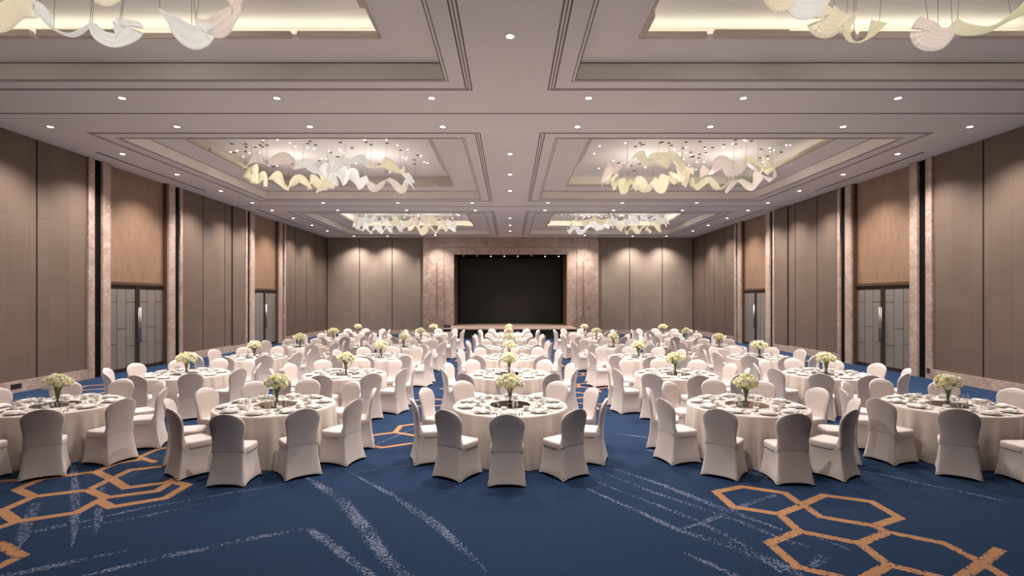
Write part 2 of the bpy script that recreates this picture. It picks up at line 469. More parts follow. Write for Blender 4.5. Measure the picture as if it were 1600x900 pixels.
hexcluster(5.2, 14.0, [(0,0),(0,1),(0,2),(0,3),(0,5),(0,6)], 0.5, 0.3)
hexcluster(-5.6, 15.0, [(0,0),(0,1),(0,2),(0,4),(0,5)], 0.5, 0.3)
for j in range(5): hexcluster(-1.8+0.1*j, 18+3.3*j, [(0,0),(0,1),(1,1)], 0.5, 0.25)
# pale speckled streaks
zs_ = 0.0004
for pts, tf, wd in [
    ([(590,80),(700,150),(790,215),(900,350),(1000,500),(1150,640)], TC, [.10,.20,.22,.24,.20,.16]),
    ([(800,45),(1050,180),(1240,310),(1400,450),(1540,580)], TC, [.04,.12,.20,.14,.06]),
    ([(-200,520),(0,475),(250,415),(450,380),(600,350)], TC, [.05,.10,.14,.12,.05]),
    ([(610,355),(700,415),(800,500),(960,620)], TC, [.14,.18,.16,.14]),
    ([(0,205),(180,170),(480,125)], TC, [.06,.07,.03]), ([(850,60),(1200,15)], TC, [.03,.05]),
    ([(0,905),(450,815),(830,735),(1000,700)], TL, [.12,.16,.08,.03]),
    ([(200,560),(400,525),(650,475),(1100,372),(1600,290)], TL, [.12,.16,.10,.10,.05]),
    ([(560,545),(850,480),(1150,430),(1600,330)], TL, [.07,.12,.09,.04]),
    ([(640,900),(900,840),(1300,745),(1600,690)], TL, [.06,.12,.14,.12]),
    ([(575,40),(585,170),(590,300),(580,450),(560,670)], TL, [.20,.20,.26,.22,.06]),
    ([(290,330),(220,480),(190,560),(130,690)], TL, [.26,.30,.28,.08]),
    ([(800,200),(780,340),(770,450),(740,560)], TL, [.14,.20,.20,.10]),
    ([(80,95),(250,170),(400,240),(600,300),(840,400)], TR, [.05,.10,.13,.24,.20]),
    ([(110,70),(280,135),(460,205),(620,290),(760,390)], TR, [.05,.10,.12,.14,.08]),
    ([(180,28),(350,85),(560,170),(760,240)], TR, [.06,.14,.16,.08]),
    ([(150,45),(330,115),(600,205),(800,290)], TR, [.04,.10,.12,.06]),
    ([(740,118),(640,150),(520,200),(400,240)], TR, [.10,.12,.12,.05]),
    ([(420,318),(520,362),(620,410)], TR, [.05,.10,.12]),
    ([(1000,28),(1120,50),(1250,80),(1420,115),(1620,160)], TR, [.02,.07,.10,.09,.04]),
    ([(760,270),(860,300)], TR, [.10,.08]), ([(900,330),(860,370)], TR, [.20,.12]), ([(880,265),(1000,310)], TR, [.05,.06])]:
    zs_ += 0.000008
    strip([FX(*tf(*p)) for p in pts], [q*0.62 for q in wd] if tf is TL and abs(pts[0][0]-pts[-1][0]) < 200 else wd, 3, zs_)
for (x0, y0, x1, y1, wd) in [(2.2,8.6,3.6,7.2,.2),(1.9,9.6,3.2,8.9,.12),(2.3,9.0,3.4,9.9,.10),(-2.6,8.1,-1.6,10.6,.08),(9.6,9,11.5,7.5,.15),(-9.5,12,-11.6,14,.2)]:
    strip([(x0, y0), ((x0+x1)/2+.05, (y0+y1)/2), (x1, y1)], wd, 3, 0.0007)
struct(fl.build('floor', [M['carpet_blue'], M['carpet_orange'], M['carpet_worn orange'], M['carpet_pale speckle']]), 'deep blue carpet woven with orange hexagon outlines and pale speckled streaks')

# ------------------------------------------------------------------ ceiling with six coffers
ce = MB()
TH = 0.04
ysegs = [YF]
for a, b_ in BAYS: ysegs += [a, b_]
ysegs.append(YB+4)
for i in range(len(ysegs)-1):
    y0, y1 = ysegs[i], ysegs[i+1]
    if i % 2 == 0:
        ce.box(-13.3, 13.3, y0, y1, HC, HC+TH)
    else:
        for xa, xb in ((-13.3, -HX1), (-HX0, HX0), (HX1, 13.3)): ce.box(xa, xb, y0, y1, HC, HC+TH)
struct(ce.build('ceiling', [M['ceiling']]), 'smooth pale mauve ceiling around six recessed coffers')

def frame_loop(mb, x0, x1, y0, y1, t, z0, z1, mi=0):
    mb.box(x0, x1, y0, y0+t, z0, z1, mi); mb.box(x0, x1, y1-t, y1, z0, z1, mi)
    mb.box(x0, x0+t, y0+t, y1-t, z0, z1, mi); mb.box(x1-t, x1, y0+t, y1-t, z0, z1, mi)
nt_ = 0
for bi, (y0, y1) in enumerate(BAYS):
    for sgn in (-1, 1):
        nt_ += 1
        xa, xb = (HX0, HX1) if sgn > 0 else (-HX1, -HX0)
        # outer strips painted as shadow-gap shade: three on the aisle side, two elsewhere
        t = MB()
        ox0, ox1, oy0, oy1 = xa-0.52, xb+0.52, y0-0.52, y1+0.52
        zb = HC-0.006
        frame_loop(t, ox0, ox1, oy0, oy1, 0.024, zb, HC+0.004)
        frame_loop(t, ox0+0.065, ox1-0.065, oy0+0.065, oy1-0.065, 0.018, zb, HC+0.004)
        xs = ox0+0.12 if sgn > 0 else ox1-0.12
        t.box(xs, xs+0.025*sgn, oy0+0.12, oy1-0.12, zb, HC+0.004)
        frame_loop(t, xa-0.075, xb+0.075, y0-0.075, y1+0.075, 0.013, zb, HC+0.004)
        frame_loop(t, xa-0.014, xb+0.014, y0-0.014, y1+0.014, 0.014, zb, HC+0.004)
        struct(t.build('trim_%d' % nt_, [M['gap_shade']]))
        # coffer: riser, ring, lip, cove pocket, upper ceiling
        c = MB()
        frame_loop(c, xa-0.03, xb+0.03, y0-0.03, y1+0.03, 0.03, HC+TH, RING_Z+0.08, 1)
        I = 1.02
        cx0, cx1, cy0, cy1 = xa+I, xb-I, y0+I, y1-I
        frame_loop(c, xa-0.02, xb+0.02, y0-0.02, y1+0.02, I+0.02, RING_Z, RING_Z+0.06, 0)
        # thin dark strip coloured as the shadow where the riser meets the ring
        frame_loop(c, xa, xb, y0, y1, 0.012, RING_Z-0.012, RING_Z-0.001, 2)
        # stepped plaster lip around the opening
        lr = random.Random(bi*2+(sgn > 0))
        for (side, a0, a1) in (('s', cx0, cx1), ('n', cx0, cx1), ('w', cy0, cy1), ('e', cy0, cy1)):
            p = a0
            while p < a1-0.05:
                L = lr.uniform(0.9, 1.7); q = min(a1, p+L); d = lr.choice([0.02, 0.09, 0.09]); h = lr.choice([0.05, 0.08])
                if side == 's': c.box(p, q, cy0-0.02, cy0+d, RING_Z-0.02, RING_Z+0.02+h, 3)
                if side == 'n': c.box(p, q, cy1-d, cy1+0.02, RING_Z-0.02, RING_Z+0.02+h, 3)
                if side == 'w': c.box(cx0-0.02, cx0+d, p, q, RING_Z-0.02, RING_Z+0.02+h, 3)
                if side == 'e': c.box(cx1-d, cx1+0.02, p, q, RING_Z-0.02, RING_Z+0.02+h, 3)
                p = q + (0 if lr.random() < .6 else 0.12)
        # pocket walls and the upper ceiling
        px0, px1, py0, py1 = cx0-0.42, cx1+0.42, cy0-0.42, cy1+0.42
        frame_loop(c, px0-0.03, px1+0.03, py0-0.03, py1+0.03, 0.03, RING_Z+0.05, TOP_Z+0.03, 1)
        c.box(px0-0.03, px1+0.03, py0-0.03, py1+0.03, TOP_Z, TOP_Z+0.04, 0)
        struct(c.build('ceiling_coffer', [M['ceiling'], M['ring'], M['gap_shade'], M['lip']]), 'recessed coffer with cove lighting around its opening')
        # LED strips lying in the pocket
        k = COVE[(bi, sgn)]
        if k > 0.01:
            for (lx, ly, ln, rz) in (((cx0+cx1)/2, cy0-0.24, cx1-cx0, 0), ((cx0+cx1)/2, cy1+0.24, cx1-cx0, 0), (cx0-0.24, (cy0+cy1)/2, cy1-cy0, PI/2), (cx1+0.24, (cy0+cy1)/2, cy1-cy0, PI/2)):
                ld = bpy.data.lights.new('cove_strip_light', 'AREA'); ld.shape = 'RECTANGLE'; ld.size = ln; ld.size_y = 0.08
                ld.energy = COVE_W*k*ln/7; ld.color = COVE_COL
                lo = bpy.data.objects.new('cove_strip_light', ld); COL.objects.link(lo)
                lo.location = (lx, ly, RING_Z+0.10); lo.rotation_euler = (PI, 0, rz)
# cross strips painted as shaded grooves between bays, and air slots along the walls
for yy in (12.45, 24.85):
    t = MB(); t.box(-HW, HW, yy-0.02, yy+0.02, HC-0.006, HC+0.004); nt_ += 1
    struct(t.build('trim_%d' % nt_, [M['gap_shade']]))
for sgn in (-1, 1):
    for ya, yb in ((15.7, 21.3), (25.6, 30.6)):
        t = MB(); t.box(sgn*12.2, sgn*12.26, ya, yb, HC-0.008, HC+0.004)
        tag(t.build('air_slot', [M['slot']]), 'long dark air slot in the ceiling by the %s wall, %s door' % ('left' if sgn < 0 else 'right', 'before the nearer' if ya < 20 else 'before the farther'), 'air vent', 'ceiling air slots')

# ------------------------------------------------------------------ side walls
JOINTS = [-3.0, -0.4, 2.1, 4.6, 7.1, 9.6, 12.05, 14.48]
for sgn, side in ((-1, 'left'), (1, 'right')):
    X = lambda d: sgn*(HW+d)
    wb = MB()
    wb.box(X(0.24), X(0.34), YF, YB+0.3, 0, HC+0.02, 0)
    wall = struct(wb.build('wall_%s' % side, [M['black']]), '%s wall of tall taupe fabric panels, marble piers and black slots' % side)
    def panel(y0, y1, d=0.0):
        g = 0.028
        p = MB(); p.box(X(d), X(d+0.035), y0+g, y1-g, 0.30, HC-0.002, 0)
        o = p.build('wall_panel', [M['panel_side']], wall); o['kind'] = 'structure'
        q = MB(); q.box(X(d+0.012), X(d+0.03), y0, y0+g, 0.0, HC-0.002, 0); q.box(X(d+0.012), X(d+0.03), y1-g, y1, 0.0, HC-0.002, 0); q.box(X(d+0.035), X(0.25), y0, y1, 0.0, HC-0.002, 0)
        o = q.build('panel_backing', [M['joint']], wall); o['kind'] = 'structure'
    def skirt(y0, y1, d=0.0):
        p = MB(); p.box(X(d-0.035), X(0.08), y0, y1, 0.0, 0.30, 0)
        struct(p.build('baseboard_%s' % side, [M['marble_pale']]), 'pale marble skirting along the %s wall' % side)
    def pier(y0, y1, d=-0.03, mat='marble'):
        p = MB(); p.box(X(d), X(0.26), y0, y1, 0.0, HC-0.002, 0)
        o = p.build('marble_pier', [M[mat]], wall); o['kind'] = 'structure'
    for a, b_ in ((16.44, 16.76), (20.38, 20.70), (26.02, 26.30), (30.02, 30.26)):
        p = MB(); p.box(X(0.015), X(0.25), a, b_, 0.0, HC-0.002, 0)
        o = p.build('black_slot', [M['black']], wall); o['kind'] = 'structure'
    seq = JOINTS + [16.2]
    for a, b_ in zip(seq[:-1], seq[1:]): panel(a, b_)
    skirt(YF, 16.2)
    pier(16.2, 16.44, -0.05)
    # black slot 16.44 - 16.76
    pier(16.76, 17.08, -0.06, 'marble_pale')
    pier(20.02, 20.38, -0.06, 'marble_pale')
    pier(20.70, 20.86, -0.05)
    for a, b_, d in ((20.86, 22.32, 0), (22.32, 24.02, 0), (24.02, 24.62, 0.0), (24.62, 25.84, -0.04)): panel(a, b_, d)
    skirt(20.86, 25.84)
    pier(25.84, 26.02, -0.05)
    pier(26.30, 26.72, -0.06, 'marble_pale')
    pier(29.60, 30.02, -0.06, 'marble_pale')
    pier(30.26, 30.48, -0.05)
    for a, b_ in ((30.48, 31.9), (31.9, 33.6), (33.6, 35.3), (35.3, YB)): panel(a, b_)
    skirt(30.48, YB)

# ---- doors
def door(n, side, sgn, y0, y1):
    root = empty('door_%d' % n, (sgn*(HW+0.12), (y0+y1)/2, 0)); struct(root, 'double grey door with long pull handles in the %s wall' % side)
    yc = (y0+y1)/2; H = 2.92
    def loc(mb, name, mats):
        mb.v = [(x-root.location.x, y-yc, z) for x, y, z in mb.v]
        return mb.build(name, mats, root)
    X = lambda d: sgn*(HW+d)
    f = MB()
    f.box(X(0.02), X(0.24), y0, y0+0.09, 0, HC-0.002, 0); f.box(X(0.02), X(0.24), y1-0.09, y1, 0, HC-0.002, 0)
    f.box(X(0.08), X(0.24), y0+0.09, y1-0.09, H, H+0.10, 0)
    loc(f, 'door_frame', [M['frame_brown']])
    o = MB(); o.box(X(0.13), X(0.24), y0+0.09, y1-0.09, H+0.10, HC-0.002, 0)
    loc(o, 'overdoor_panel', [M['overdoor']])
    for (a, b_, hs) in ((y0+0.09, yc-0.10, yc-0.05), (yc+0.10, y1-0.09, yc+0.05)):
        lf = MB(); lf.box(X(0.13), X(0.20), a, b_, 0.02, H, 0)
        W3 = (b_-a)/3
        for k in range(1, 3): lf.box(X(0.126), X(0.135), a+k*W3-0.007, a+k*W3+0.007, 0.10, H-0.12, 1)
        for k, zs in ((0, (0.95, 2.35)), (1, (1.45,)), (2, (0.85, 2.35))):
            for z in zs: lf.box(X(0.126), X(0.135), a+k*W3, a+(k+1)*W3, z-0.007, z+0.007, 1)
        frame = MB()
        lf.box(X(0.12), X(0.14), a, b_, H-0.12, H, 2); lf.box(X(0.12), X(0.14), a, b_, 0.02, 0.12, 2)
        loc(lf, 'door_leaf', [M['door_grey'], M['door_seam'], M['bronze']])
    st = MB(); st.box(X(0.10), X(0.22), yc-0.10, yc-0.005, 0.02, H, 0); st.box(X(0.10), X(0.22), yc+0.005, yc+0.10, 0.02, H, 0)
    loc(st, 'meeting_stile', [M['bronze']])
    for hs in (yc-0.045, yc+0.045):
        h = MB()
        h.tube([(X(0.03), hs, 0.95), (X(0.03), hs, 2.15)], 0.017, 8)
        for z in (1.02, 2.08): h.tube([(X(0.03), hs, z), (X(0.105), hs, z)], 0.012, 6)
        loc(h, 'door_handle', [M['steel']])
door(1, 'left', -1, 17.08, 20.02); door(2, 'left', -1, 26.72, 29.60)
door(3, 'right', 1, 17.08, 20.02); door(4, 'right', 1, 26.72, 29.60)

# ------------------------------------------------------------------ end wall with the marble stage portal
we = MB()
PX0, PX1 = -6.08, 6.18
OX0, OX1, OZ = -3.93, 3.98, 5.60
we.box(-HW-0.3, OX0-0.3, YB+0.10, YB+0.3, 0, HC+0.02); we.box(OX1+0.3, HW+0.3, YB+0.10, YB+0.3, 0, HC+0.02)
we.box(OX0-0.3, OX1+0.3, YB+0.10, YB+0.3, OZ+0.3, HC+0.02)
wall = struct(we.build('wall_stage', [M['joint']]), 'end wall with taupe panels either side of the marble stage portal')
for a, b_ in ((-HW+0.02, -10.60), (-10.60, -8.30), (-8.30, PX0), (PX1, 8.42), (8.42, 10.72), (10.72, HW-0.02)):
    p = MB(); p.box(a+0.025, b_-0.025, YB, YB+0.12, 0.30, HC-0.002)
    o = p.build('wall_panel', [M['panel_end']], wall); o['kind'] = 'structure'
for a, b_ in ((-HW+0.04, PX0-0.002), (PX1+0.002, HW-0.04)):
    p = MB(); p.box(a, b_, YB-0.035, YB+0.09, 0, 0.30); struct(p.build('baseboard_stage', [M['marble_pale']]), 'pale marble skirting under the end wall panels')
pr = empty('stage_portal', (0, YB-0.2, 0)); struct(pr, 'stepped rose marble surround framing the black stage opening')
def ploc(mb, name, mats):
    mb.v = [(x, y-(YB-0.2), z) for x, y, z in mb.v]; o = mb.build(name, mats, pr); o['kind'] = 'structure'; return o
yf = YB-0.30
s1 = MB()     # outer band
s1.box(PX0, -4.62, yf, YB+0.1, 0, HC-0.004); s1.box(4.66, PX1, yf, YB+0.1, 0, HC-0.004); s1.box(-4.62, 4.66, yf, YB+0.1, 6.10, HC-0.004)
ploc(s1, 'outer_surround', [M['marble']])
s2 = MB()     # inner band, set back a little
s2.box(-4.60, OX0, yf+0.05, YB+0.1, 0, 6.08); s2.box(OX1, 4.64, yf+0.05, YB+0.1, 0, 6.08); s2.box(OX0, OX1, yf+0.05, YB+0.1, OZ, 6.08)
ploc(s2, 'inner_surround', [M['marble_pale']])
s4 = MB()
s4.box(-5.18, -5.05, yf-0.008, yf+0.01, 1.2, 5.1); s4.box(5.05, 5.18, yf-0.008, yf+0.01, 1.2, 5.1)
s4.box(-5.2, 5.2, yf-0.006, yf+0.01, 6.45, 6.48)
ploc(s4, 'marble_inlay', [M['marble_dark']])
s3 = MB()
for x0, x1 in ((-4.62, -4.60), (4.64, 4.66)): s3.box(x0, x1, yf+0.04, YB, 0, 6.10)
s3.box(-4.62, 4.66, yf+0.04, YB, 6.08, 6.10)
ploc(s3, 'shadow_gap', [M['gap_shade']])
# stage box behind the opening
bx = MB(); D = 40.6
bx.box(OX0-0.15, OX0, YB+0.1, D, 0.0, OZ+0.2, 0); bx.box(OX1, OX1+0.15, YB+0.1, D, 0.0, OZ+0.2, 0)
bx.box(OX0-0.15, OX1+0.15, YB+0.1, D, OZ+0.04, OZ+0.2, 1)
ploc(bx, 'portal_lining', [M['reveal'], M['black']])
bd = empty('stage_screen', (0.02, D-0.3, 0.62)); tag(bd, 'large dark screen filling the back of the stage opening', 'screen')
q = MB()
for k in range(8): q.box(-3.86+k*0.965, -3.86+(k+1)*0.965-0.004, -0.03, 0.03, 0.02, 4.94)
q.build('screen_face', [M['backdrop']], bd)
q = MB()
for x0, x1, z0, z1 in ((-3.92, -3.864, 0, 4.97), (3.862, 3.92, 0, 4.97)): q.box(x0, x1, -0.05, 0.05, z0, z1)
q.box(-3.864, 3.862, -0.05, 0.05, 0, 0.018); q.box(-3.864, 3.862, -0.05, 0.05, 4.942, 4.97)
q.build('screen_frame', [M['black']], bd)
bw = MB(); bw.box(OX0-0.15, OX1+0.15, D, D+0.1, 0, OZ+0.2); struct(bw.build('wall_behind_stage', [M['black']]))
for k in range(8):
    x = -3.3+6.75*k/7
    b = empty('stage_spotlight', (x, YB+0.35, OZ+0.04))
    tag(b, 'tiny stage spotlight under the portal head, %s from the left' % ['first', 'second', 'third', 'fourth', 'fifth', 'sixth', 'seventh', 'eighth'][k], 'spotlight', 'stage spotlights')
    q = MB(); q.lathe([(0.045, 0.0), (0.05, -0.04), (0.05, -0.13), (0.042, -0.14)], 10); q.build('housing', [M['lens_ring']], b)
    q = MB(); q.lathe([(0.038, -0.141), (0.036, -0.147)], 10); q.build('lens', [M['lens'] if k not in (0, 1, 5) else M['lens_ring']], b)
    if k in (2, 4, 6):
        ld = bpy.data.lights.new('stage_beam', 'SPOT'); ld.energy = 60; ld.spot_size = R(120); ld.spot_blend = 0.8; ld.shadow_soft_size = 0.05; ld.color = (1, 0.85, 0.7)
        lo = bpy.data.objects.new('stage_beam', ld); COL.objects.link(lo); lo.parent = b; lo.location = (0, 0, -0.17)
# stage platform
st = empty('stage_platform', (0, 35, 0)); tag(st, 'low stage with a pale wooden edge and black skirt before the portal', 'stage')
def sloc(mb, name, mats):
    mb.v = [(x, y-35, z) for x, y, z in mb.v]; return mb.build(name, mats, st)
q = MB(); q.box(-4.25, 4.25, 33.2, YB-0.35, 0.55, 0.62); q.box(OX0+0.02, OX1-0.02, YB-0.34, D-0.02, 0.55, 0.62)
sloc(q, 'deck', [M['stage_wood']])
q = MB(); n = 120
pts = [(-4.2+8.4*i/n, 33.26+0.02*math.sin(i*1.5)) for i in range(n+1)]
q.add([(x, y, z) for x, y in pts for z in (0.004, 0.55)], [(2*i, 2*i+2, 2*i+3, 2*i+1) for i in range(n)], smooth=True)
q.box(-4.2, -4.18, 33.3, 37.0, 0.004, 0.55); q.box(4.18, 4.2, 33.3, 37.0, 0.004, 0.55); q.box(-4.18, 4.18, 33.3, 33.32, 0.004, 0.549)
sloc(q, 'skirt', [M['stage_black']])
# black wedge monitor left of the stage
q = MB(); vs = [(-0.3, -0.2, 0), (0.3, -0.2, 0), (0.3, 0.2, 0), (-0.3, 0.2, 0), (-0.3, -0.08, 0.34), (0.3, -0.08, 0.34), (0.3, 0.2, 0.20), (-0.3, 0.2, 0.20)]
q.add(vs, [(0,3,2,1),(0,1,5,4),(1,2,6,5),(2,3,7,6),(3,0,4,7),(4,5,6,7)])
m_ = empty('floor_monitor', (-4.02, 34.0, 0.62)); m_.scale = (0.75, 0.75, 0.6); tag(m_, 'black wedge loudspeaker on the left corner of the stage', 'speaker')
q.build('cabinet', [M['plastic_black']], m_)
q = MB(); q.box(-0.2, 0.2, -0.214, -0.20, 0.03, 0.05); q.build('grille_edge', [M['bronze']], m_)

# wall behind the camera
wf = MB(); wf.box(-13.3, 13.3, YF-0.1, YF, 0, HC+0.02); struct(wf.build('wall_rear', [M['frame_brown']]))

# sockets
q = MB(); q.box(-HW+0.036, -HW+0.046, 13.68, 13.98, 0.11, 0.23, 0); q.box(-HW+0.046, -HW+0.05, 13.72, 13.8, 0.14, 0.2, 1); q.box(-HW+0.046, -HW+0.05, 13.86, 13.94, 0.14, 0.2, 1)
tag(q.build('wall_socket', [M['plastic_black'], M['bronze']]), 'black double socket plate set in the left marble skirting', 'socket')
q = MB(); q.box(HW-0.062, HW-0.05, 16.26, 16.38, 0.18, 0.32, 0); q.box(HW-0.066, HW-0.06, 16.29, 16.35, 0.20, 0.26, 1)
tag(q.build('wall_socket', [M['plastic_black'], M['steel']]), 'small black socket with a steel face on the right marble pier', 'socket')

# ------------------------------------------------------------------ downlights
dl0 = empty('downlight', (0, 0, -50))
q = MB(); q.lathe([(0.062, 0.0), (0.095, 0.0), (0.095, -0.008), (0.075, -0.012), (0.062, -0.006)], 20, cap0=False, cap1=False); q.build('trim_ring', [M['lens_ring']], dl0)
q = MB(); q.lathe([(0.066, -0.002), (0.062, -0.010), (0.03, -0.013)], 16); q.build('lens', [M['lens']], dl0)
spot_d = bpy.data.lights.new('downlight_beam', 'SPOT')
spot_d.energy = SPOT_W; spot_d.color = WARM_SPOT; spot_d.spot_size = R(122); spot_d.spot_blend = 0.9; spot_d.shadow_soft_size = 0.07
spot_row = spot_d.copy(); spot_row.energy = SPOT_W*0.82      # the closely set rows between the coffers
km = kids_map()
xn = {-11.6: 'above the left wall side', -8.4: 'above the left wall tables', -5.05: 'over the left inner tables', -1.7: 'just left of the aisle', 0: 'on the centre line', -10.7: 'in the left wall corner', 10.7: 'in the right wall corner',
      1.7: 'just right of the aisle', 5.05: 'over the right inner tables', 8.4: 'above the right wall tables', 11.6: 'above the right wall side'}
yn = {2.0: 'over the camera', 4.6: 'between the camera and front tables', 8.8: 'over the front row', 11.5: 'before the first cross line', 13.4: 'after the first cross line', 15.9: 'over the third row', 18.5: 'level with the nearer doors',
      21.3: 'over the fifth row', 23.9: 'before the second cross line', 25.9: 'after the second cross line', 28.4: 'over the farther doors', 31.1: 'past the last tables', 33.7: 'over the stage edge', 36.4: 'along the stage-end wall'}
first = [True]
def downlight(x, y):
    o = dl0 if first[0] else copy_tree(dl0, km); first[0] = False
    o.location = (x, y, HC)
    tag(o, 'round lit downlight %s, %s' % (xn[x], yn[36.4 if y == 35.9 else y]), 'downlight', 'recessed ceiling downlights')
    l = bpy.data.objects.new('downlight_beam', spot_row if y in (11.5, 13.4, 23.9, 25.9) and abs(x) < 9 else spot_d); COL.objects.link(l); l.parent = o; l.location = (0, 0, -0.05)
for y in (11.5, 13.4, 23.9, 25.9, 36.4):
    for x in ((-8.4, -5.05, -1.7, 1.7, 5.05, 8.4) if y < 36 else (-10.7, -8.4, -5.05, 5.05, 8.4, 10.7)): downlight(x, y-(0.5 if y > 36 and abs(x) < 6 else 0))
for y in (8.8, 13.4, 15.9, 18.5, 21.3, 23.9, 25.9, 28.4, 31.1, 33.7):
    for x in (-11.6, 11.6): downlight(x, y)
for y in (4.6, 8.8, 15.9, 18.5, 21.3, 28.4, 31.1, 33.7): downlight(0, y)
for x in (-8.4, -5.05, 5.05, 8.4, 1.7, -1.7): downlight(x, 2.0 if False else 4.6) if False else None

# ------------------------------------------------------------------ chandeliers of glass rod ribbons
def cr(p, t):
    n = len(p)-1; f = t*n; i = min(int(f), n-1); u = f-i
    g = lambda k: Vector(p[max(0, min(n, k))])
    a, b_, c, d = g(i-1), g(i), g(i+1), g(i+2)
    return 0.5*((2*b_)+(-a+c)*u+(2*a-5*b_+4*c-d)*u*u+(-a+3*b_-3*c+d)*u**3)
def ribbon_mesh(pts, ang, wid, name):
    # pts: centre line; ang: roll of the band about it, degrees (0 = upright band); wid: width
    mb = MB(); n = 12*(len(pts)-1); length = 0; prev = None
    A = [(a, 0, 0) for a in ang]; W = [(a, 0, 0) for a in wid]
    rows = []; us = []
    for i in range(n+1):
        t = i/n; p = cr(pts, t); q = cr(pts, min(1, t+1e-3)); q0 = cr(pts, max(0, t-1e-3)); tg = (q-q0).normalized()
        if prev: length += (p-prev).length
        prev = p
        up = Vector((0, 0, 1)); side = tg.cross(up)
        if side.length < 1e-3: side = Vector((1, 0, 0))
        side.normalize(); up2 = side.cross(tg).normalized()
        a = R(cr(A, t).x); wd = cr(W, t).x
        d = up2*math.cos(a)+side*math.sin(a); nn = tg.cross(d).normalized()*0.006
        rows.append([p+d*wd/2+nn*math.cos(PI*k/7)*0+nn for k in range(0)] + [p+d*wd*(k/6-0.5)+nn for k in range(7)] + [p+d*wd*(k/6-0.5)-nn for k in range(6, -1, -1)])
        us.append(length)
    vs = [tuple(p) for r in rows for p in r]; m = 14; fs = []
    uv = [(us[i], (k/6 if k < 7 else (13-k)/6)*wid[0]) for i in range(n+1) for k in range(m)]
    for i in range(n):
        for k in range(m): fs.append((i*m+k, (i+1)*m+k, (i+1)*m+(k+1) % m, i*m+(k+1) % m))
    fs.append(tuple(range(m))); fs.append(tuple(n*m+k for k in reversed(range(m))))
    mb.add(vs, fs, 0, uv, True)
    return mb
def loop_ribbons(seed):
    # two cloud-shaped loops; every ribbon swings up and down while it slowly rolls over
    rr = random.Random(seed); out = []
    for (lx, ly, rx, ry, ph) in ((-1.5, 0.0, 1.35, 1.75, 0.2), (1.5, 0.1, 1.4, 1.85, 0.9)):
        k = 5
        for i in range(k):
            a0 = ph+2*PI*i/k+rr.uniform(-.1, .1); a1 = a0+2*PI/k*rr.uniform(0.95, 1.2)
            np_ = rr.choice([5, 6, 7]); pts = []; ang = []; wid = []
            r0 = rr.uniform(0.80, 1.08); base = rr.uniform(-0.10, 0.14); w0 = rr.uniform(0.28, 0.50)
            phase = rr.choice([0, 1]); roll = rr.uniform(0, 360); dr = rr.choice([-1, 1])*rr.uniform(60, 95)
            for j in range(np_):
                a = a0+(a1-a0)*j/(np_-1)
                z = base+(0.19 if (j+phase) % 2 == 0 else -0.19)*rr.uniform(0.6, 1.15)
                rad = r0+(0.09 if (j+phase) % 2 else -0.09)*rr.uniform(0.4, 1.2)
                pts.append((lx+rx*rad*math.cos(a), ly+ry*rad*math.sin(a), z))
                ang.append(roll+dr*j+rr.uniform(-12, 12)); wid.append(w0*rr.uniform(0.7, 1.1))
            wid[0] *= 0.45; wid[-1] *= 0.30
            out.append((pts, ang, wid, rr.choice([0, 0, 1, 1, 2, 3])))
    return out
CH_Z = 6.80
def chandelier(sgn, bi, label, dots):
    cx, cy_ = sgn*6.22, (BAYS[bi][0]+BAYS[bi][1])/2
    root = empty('chandelier', (cx, cy_, CH_Z)); tag(root, label, 'chandelier', 'glass ribbon chandeliers')
    rs = random.Random(90+bi*2+sgn)
    ribs = loop_ribbons(11+(0 if sgn < 0 else 7)+bi)
    if bi == 0: ribs = [r for r in ribs if sum(p[1] for p in r[0])/len(r[0]) < 0.35] + FRONT[sgn]
    for pts, ang, wid, ci in ribs:
        ro = ribbon_mesh(pts, ang, wid, 'glass_ribbon').build('glass_ribbon', [RIB[ci]], root)
        for j in (0, len(pts)//2, len(pts)-1):
            p = Vector(pts[j]); q = MB(); top = TOP_Z-CH_Z
            q.tube([tuple(p), (p.x+rs.uniform(-.1, .1), p.y+rs.uniform(-.1, .1), top)], 0.004, 4)
            q.build('hanging_wire', [M['wire']], ro)
    if dots:
        me_on = MB(); me_on.lathe([(0.022, 0.0), (0.020, -0.012), (0.010, -0.018)], 8); on = me_on.mesh('spot_lens', [M['tiny_lens']])
        me_of = MB(); me_of.lathe([(0.055, 0.0), (0.055, -0.012), (0.03, -0.014)], 10); off = me_of.mesh('ceiling_cap', [M['off_lens']])
        for k in range(88):
            lx = rs.choice([-1.5, 1.5]); a = rs.uniform(0, 2*PI); rad = rs.uniform(0.6, 1.35)
            lit = k % 2
            o = bpy.data.objects.new('spot_lens' if lit else 'ceiling_cap', on if lit else off); COL.objects.link(o); o.parent = root
            o.location = (lx+1.45*rad*math.cos(a), 1.9*rad*math.sin(a), TOP_Z-CH_Z-0.002)
    for lx in (-1.5, 1.5):
        ld = bpy.data.lights.new('chandelier_light', 'POINT'); ld.energy = CHAND_W; ld.color = CHAND_COL; ld.shadow_soft_size = 0.5
        lo = bpy.data.objects.new('chandelier_light', ld); COL.objects.link(lo); lo.parent = root; lo.location = (lx, 0, -0.30)
